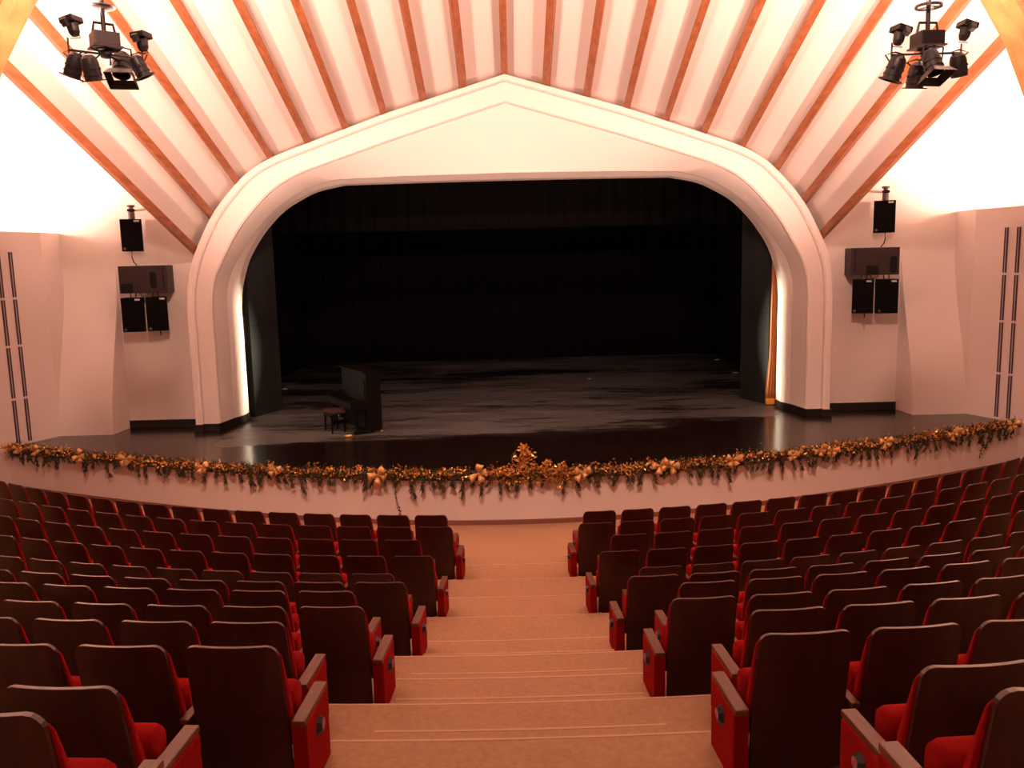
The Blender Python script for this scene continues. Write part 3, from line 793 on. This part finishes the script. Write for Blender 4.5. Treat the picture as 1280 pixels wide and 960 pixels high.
# ------------------------------------------------------------------ seats
def shell(hw_fn, y_fn, z0, z1, thick, front, nx=8, zs=None):
    """curved slab: hw_fn(z) half width, y_fn(z) rear surface, slab reaches +y by thick"""
    zs = zs or [z0+(z1-z0)*k/10 for k in range(11)]
    V = []; F = []; nz = len(zs)
    for layer in (0, 1):
        for z in zs:
            h = hw_fn(z)
            for i in range(nx+1):
                u = -1+2*i/nx
                inset = .0
                y = y_fn(z)+.018*(1-u*u)*-1+((thick(z) if callable(thick) else thick) if layer else 0)
                if layer and front: y -= .03*abs(u)**4 * 1.0
                V.append((u*h, y, z))
    n = nx+1; Ln = n*nz
    for j in range(nz-1):
        for i in range(nx):
            b = j*n+i
            F.append([b, b+1, b+n+1, b+n]); F.append([Ln+b, Ln+b+n, Ln+b+n+1, Ln+b+1])
    for j in range(nz-1):
        F.append([j*n, (j+1)*n, Ln+(j+1)*n, Ln+j*n]); F.append([j*n+nx, Ln+j*n+nx, Ln+(j+1)*n+nx, (j+1)*n+nx])
    for i in range(nx):
        F.append([i, Ln+i, Ln+i+1, i+1]); t = (nz-1)*n+i; F.append([t, t+1, Ln+t+1, Ln+t])
    return V, F
ZT = .86
def hw(z, zt=ZT, r=.055, w0=.252, w1=.244, z0=.05):
    t = (z-z0)/(zt-z0); wd = w0+(w1-w0)*max(0, t)
    if z > zt-r: wd = wd-r+math.sqrt(max(0, r*r-(z-(zt-r))**2))
    return wd
def yb(z): return -.10*max(0, (z-.30)/(ZT-.30))**1.15
zz = [.05, .2, .32, .45, .58, .70, .80, .815, .83, .845, .855, .86]
V, F = shell(hw, yb, .05, ZT, .022, False, 8, zz)
ME_BACK = mesh('back_panel', V, F, seatwood)
zz2 = [.30, .38, .5, .62, .72, .785, .80, .812, .822, .830, .832]
def rest(z): return .085 if z < .5 else .085-.05*(z-.5)/.33
V, F = shell(lambda z: hw(z, .833)+.009, lambda z: yb(z)+.0225, .3, .832, rest, True, 8, zz2)
ME_REST = mesh('backrest', V, F, redfab, True)
# tip-up seat pan, folded
V, F = [], []
def roundslab(hx, y0, y1, z0, z1, r, nseg=5):
    poly = []
    for cx, cz, a0 in ((y1-r, z1-r, 0), (y0+r, z1-r, PI/2), (y0+r, z0+r, PI), (y1-r, z0+r, 3*PI/2)):
        for k in range(nseg+1):
            a_ = a0+PI/2*k/nseg; poly.append((cx+r*math.cos(a_), cz+r*math.sin(a_)))
    n = len(poly); V = []; F = []
    for x, sc in ((-hx, .86), (-hx+.03, 1), (hx-.03, 1), (hx, .86)):
        cy = (y0+y1)/2; cz = (z0+z1)/2
        V += [(x, cy+(p-cy)*sc, cz+(q-cz)*(.94 if sc < 1 else 1)) for p, q in poly]
    for j in range(3):
        for i in range(n): F.append([j*n+i, j*n+(i+1) % n, (j+1)*n+(i+1) % n, (j+1)*n+i])
    F += [list(range(n)), list(range(3*n, 4*n))]
    return V, F
V, F = roundslab(.235, .12, .29, .16, .515, .07)
ME_PAN = mesh('seat_cushion', V, F, redfab, True)
b = MB(); b.box((0, .155, .415), (.050, .41, .03), None, .006); ME_ARM = b.me('armrest', armwood)
b = MB(); b.box((0, .155, .20), (.042, .38, .40), None, .006); ME_SIDE = b.me('side_panel', redfab)
b = MB(); b.box((0, .15, .418), (.072, .43, .032), None, .006); ME_ARME = b.me('armrest', armwood)
b = MB(); b.box((0, .15, .201), (.085, .40, .402), None, .010); ME_END = b.me('end_panel', redfab)
# pentagonal number plate on the aisle side (local +x)
b = MB(); pent = [(-.045, -.03), (0, -.065), (.045, -.03), (.045, .035), (0, .065), (-.045, .035)]
V = [(0, y, z) for y, z in pent]+[(.026, y*.62, z*.62+.006) for y, z in pent]
F = [list(range(6)), list(range(6, 12))]+[[i, (i+1) % 6, 6+(i+1) % 6, 6+i] for i in range(6)]
ME_PLATE = mesh('number_plate', V, F, plateblk)
V = [(.027, y*.52, z*.45+.014) for y, z in pent]+[(.030, y*.52, z*.45+.014) for y, z in pent]
ME_PFACE = mesh('plate_face', V, F, plateface)
V = []; F = []
for (y0, z0, y1, z1) in ((-.014, .034, .014, .038), (.006, .034, .012, .022), (-.004, .008, .008, .024), (-.008, -.004, .000, .010)):
    n = len(V); V += [(.0305, y0, z0), (.0305, y1, z0), (.0305, y1, z1), (.0305, y0, z1), (.032, y0, z0), (.032, y1, z0), (.032, y1, z1), (.032, y0, z1)]
    F += [[n, n+1, n+2, n+3], [n+4, n+5, n+6, n+7], [n, n+1, n+5, n+4], [n+1, n+2, n+6, n+5], [n+2, n+3, n+7, n+6], [n+3, n, n+4, n+7]]
ME_DIG = mesh('digit', V, F, platenum)
b = MB(); b.box((0, .12, .03), (.40, .18, .06)); ME_FOOT = b.me('pedestal', blackpaint)

PITCHX = .588
for n in range(12):
    Y = ROW_Y[n]+.10; rr = YC-Y; zf = TIER_Z[n]
    x0 = [1.28, 1.14, 1.50, 1.255, 1.615, 1.30, 1.61, 1.36, 1.69, 1.47, 1.86, 1.62][n]
    for s, side in ((-1, 'left'), (1, 'right')):
        k = 0
        while True:
            sarc = s*(x0+k*PITCHX); ph = sarc/rr
            x = rr*math.sin(ph); y = YC-rr*math.cos(ph)
            if abs(x) > 10.9 or abs(x) > .645*y+.35: break
            e = bpy.data.objects.new('auditorium_seat', None); e.empty_display_size = .2
            e.location = (x, y, zf); e.rotation_euler = (0, 0, ph); COL.objects.link(e)
            fromaisle = 'beside the aisle' if k == 0 else f'{ordinal(k+1)} from the aisle'
            e['label'] = f'red theatre seat, {fromaisle}, {side} block, {ordinal(n+1)} row from the stage'
            e['category'] = 'seat'; e['group'] = f'seats in the {side} block'
            obj('back_panel', ME_BACK, e); obj('backrest', ME_REST, e); obj('seat_cushion', ME_PAN, e); obj('pedestal', ME_FOOT, e)
            a = -s
            if k == 0:
                obj('armrest', ME_ARME, e, (a*.318, 0, 0)); obj('end_panel', ME_END, e, (a*.318, 0, 0))
                pl = obj('number_plate', ME_PLATE, e, (a*.360, .15, .29), (0, 0, 0 if a > 0 else PI))
                obj('plate_face', ME_PFACE, pl); obj('digit', ME_DIG, pl)
            else:
                obj('armrest', ME_ARM, e, (a*.294, 0, 0)); obj('side_panel', ME_SIDE, e, (a*.294, 0, 0))
            k += 1

# ------------------------------------------------------------------ garland along the stage edge
GAR = empty('garland', (0, stage_front(0), STZ)); tag(GAR, 'pine garland with gold leaves and bows along the stage edge', 'garland')
GO = Vector((0, stage_front(0), STZ))
rnd = random.Random(21)
def gpos(x): return Vector((x, stage_front(x)-.08, STZ+.02))
V = []; F = []
def needle(V, F, p, d, l, wd):
    d = d.normalized(); s_ = d.cross(Vector((rnd.uniform(-1, 1), rnd.uniform(-1, 1), rnd.uniform(-1, 1))))
    if s_.length < 1e-3: return
    s_ = s_.normalized()*wd
    n = len(V); V += [p-s_-GO, p+s_-GO, p+d*l-GO]; F.append([n, n+1, n+2])
x = -10.75
while x < 10.75:
    base = gpos(x)
    big = .9+.35*math.sin(x*2.3)+.3*math.sin(x*5.1+1)
    for _ in range(9):
        a_ = rnd.uniform(-.35, PI+.35)
        d = Vector((rnd.uniform(-1, 1), -abs(math.cos(a_))*rnd.uniform(-.3, 1), math.sin(a_)*.9-.15))
        p = base+Vector((rnd.uniform(-.06, .06), rnd.uniform(-.14, .06), rnd.uniform(-.05, .09)))
        needle(V, F, p, d, rnd.uniform(.07, .18)*(.7+.3*big), .011)
    x += .018
# drooping fronds over the front edge
x = -10.7
while x < 10.7:
    base = gpos(x)+Vector((0, -.10, 0)); ln = rnd.uniform(.10, .34)*(1.25 if rnd.random() < .15 else .85); sx = rnd.uniform(-.5, .5)
    cnt = int(26+ln*130)
    for k in range(cnt):
        t = rnd.random()
        p = base+Vector((sx*ln*t+rnd.uniform(-.035, .035)*(1-t*.5), -.03*math.sin(t*3), .02-ln*t))
        needle(V, F, p, Vector((sx+rnd.uniform(-.9, .9), rnd.uniform(-.6, .05), -1)), rnd.uniform(.05, .11), .010)
    x += rnd.uniform(.06, .19)
fo = obj('pine_foliage', mesh('pine_foliage', V, F, pine), GAR); fo['kind'] = 'stuff'
core = MB(); core.tube([gpos(-10.7+21.4*i/90)-GO+Vector((0, 0, .02)) for i in range(91)], .045, 6); core.build('garland_core', pine, GAR)
# gold leaf sprays
V = []; F = []
def leaf(V, F, p, d, l, wd):
    d = d.normalized(); s_ = d.cross(Vector((rnd.uniform(-1, 1), rnd.uniform(-1, 1), rnd.uniform(-1, 1))))
    if s_.length < 1e-3: return
    s_ = s_.normalized()*wd; nn = d.cross(s_).normalized()*wd*.5
    n = len(V); V += [p-GO, p+d*l*.5+s_+nn-GO, p+d*l-GO, p+d*l*.5-s_+nn-GO, p+d*l*.5-GO]
    F += [[n, n+1, n+4], [n+1, n+2, n+4], [n+2, n+3, n+4], [n+3, n, n+4]]
sprays = []
x = -10.7
while x < 10.7:
    sprays.append((x, rnd.uniform(.05, .11), int(rnd.uniform(20, 60)))); x += rnd.uniform(.11, .28)
for sx, rad, cnt in sprays:
    c = gpos(sx)+Vector((0, -.10, rnd.uniform(.03, .12)))
    for _ in range(cnt):
        q = c+Vector((rnd.gauss(0, rad), rnd.uniform(-.10, .05), rnd.gauss(0, .05)))
        leaf(V, F, q, Vector((rnd.uniform(-1, 1), rnd.uniform(-1, .2), rnd.uniform(-.8, 1))), rnd.uniform(.03, .07), rnd.uniform(.010, .022))
# tall centre spray and its companions
for cx, hgt, wd, cnt in ((.18, .66, .26, 520), (.60, .38, .13, 150), (.85, .32, .20, 200), (-.25, .24, .16, 100)):
    c = gpos(cx)+Vector((0, -.05, 0))
    for _ in range(cnt):
        t = rnd.random()**1.2
        q = c+Vector((rnd.gauss(0, wd*(1-t*.88)), rnd.uniform(-.12, .04), -.12+t*hgt))
        leaf(V, F, q, Vector((rnd.uniform(-1, 1), rnd.uniform(-1, .2), rnd.uniform(-.6, 1))), rnd.uniform(.04, .08), rnd.uniform(.014, .024))
for _ in range(70):
    q = gpos(.80)+Vector((rnd.gauss(0, .10), -.12, -.05-rnd.random()*.2)); leaf(V, F, q, Vector((rnd.uniform(-1, 1), -.5, rnd.uniform(-1, .6))), .045, .015)
gl = obj('gold_leaves', mesh('gold_leaves', V, F, goldleaf), GAR); gl['kind'] = 'stuff'
# bows: two or more ribbon loops each
def bow(x, rot, size, lift=.0):
    c = gpos(x)+Vector((0, -.17, .03+lift))-GO
    mb = MB()
    for q, (ang, l) in enumerate(((rot, .17), (rot+2.3, .15), (rot+3.7, .15), (rot+5.1, .12))):
        l *= size*rnd.uniform(.85, 1.1); tw = rnd.uniform(-.5, .5)
        d = Vector((math.cos(ang), -.45-.3*tw, math.sin(ang))).normalized(); sd = Vector((-math.sin(ang), tw, math.cos(ang))).normalized()
        nn_ = d.cross(sd).normalized()
        # puffed ribbon loop: goes out over the top and folds back beneath
        n = 9; Vv = []; Ff = []
        for i in range(n+1):
            t = i/n; out_ = math.sin(PI*t)**.8; hgt = .042*size*math.sin(2*PI*t)
            wd = size*(.012+.042*math.sin(PI*t)**.6)
            pos = c+d*l*out_+nn_*hgt
            for u in (-1, 0, 1): Vv.append(pos+sd*wd*u+nn_*(.010*size*(1-u*u)))
        for i in range(n):
            for u in (0, 1): Ff.append([3*i+u, 3*i+u+1, 3*i+u+4, 3*i+u+3])
        mb.add(Vv, Ff)
    mb.box(c+Vector((0, -.02, 0)), (.04*size, .05*size, .04*size), None, .01)
    o = mb.build('gold_bow', goldbow, GAR, True); md = o.modifiers.new('thickness', 'SOLIDIFY'); md.thickness = .004
BOWS = [(-10.75, .6, .9), (-10.45, .2, .8), (-9.95, 2.2, .9), (-8.75, 1.2, 1.0), (-7.6, .3, 1.0), (-5.85, .5, 1.1), (-4.35, .2, 1.0), (-2.40, .9, 1.2), (-.62, 1.4, 1.2), (1.18, .4, 1.15), (2.58, .8, 1.1), (2.78, 2.8, 1.0), (3.95, .3, 1.0), (5.15, .3, .8), (5.75, 1.0, .9), (5.98, .2, .9), (7.2, .6, 1.0), (8.9, .9, 1.0), (9.05, 2.4, .8), (10.55, .4, 1.0)]
for i, (x, r_, sz) in enumerate(BOWS): bow(x, r_, sz, .02 if i % 2 else .05)
# sprigs hanging down the stage front
def sprig(x, length, leafy, sway):
    Vv = MB(); p = gpos(x)+Vector((0, -.10, 0)); pts = []
    for k in range(7): pts.append(p+Vector((sway*math.sin(k*.7), -.01*k*.2, -length*k/6))-GO)
    Vv.tube(pts, .006, 5)
    va = []; fa = []
    for k in range(leafy):
        t = rnd.random(); q = p+Vector((sway*math.sin(t*4.2)+rnd.uniform(-.02, .02), -.02, -length*t))
        leaf(va, fa, q, Vector((rnd.uniform(-1, 1), -.4, rnd.uniform(-1, .3))), .045, .012)
    Vv.add(va, fa)
    Vv.build('hanging_sprig', pine, GAR)
for x, l, n_, sw in [(-2.06, .74, 34, -.05), (-10.0, .42, 18, .02), (-8.7, .38, 16, .01), (-6.75, .36, 12, .03), (-4.0, .25, 10, .02), (-1.35, .2, 12, .0), (2.05, .28, 8, .02), (2.9, .2, 6, -.02), (6.05, .24, 8, .01), (7.05, .36, 8, -.05), (8.35, .30, 8, -.02), (9.75, .56, 24, .04), (4.7, .24, 8, .0), (-6.2, .26, 10, .0), (-9.4, .28, 10, .03)]:
    sprig(x, l, n_, sw)
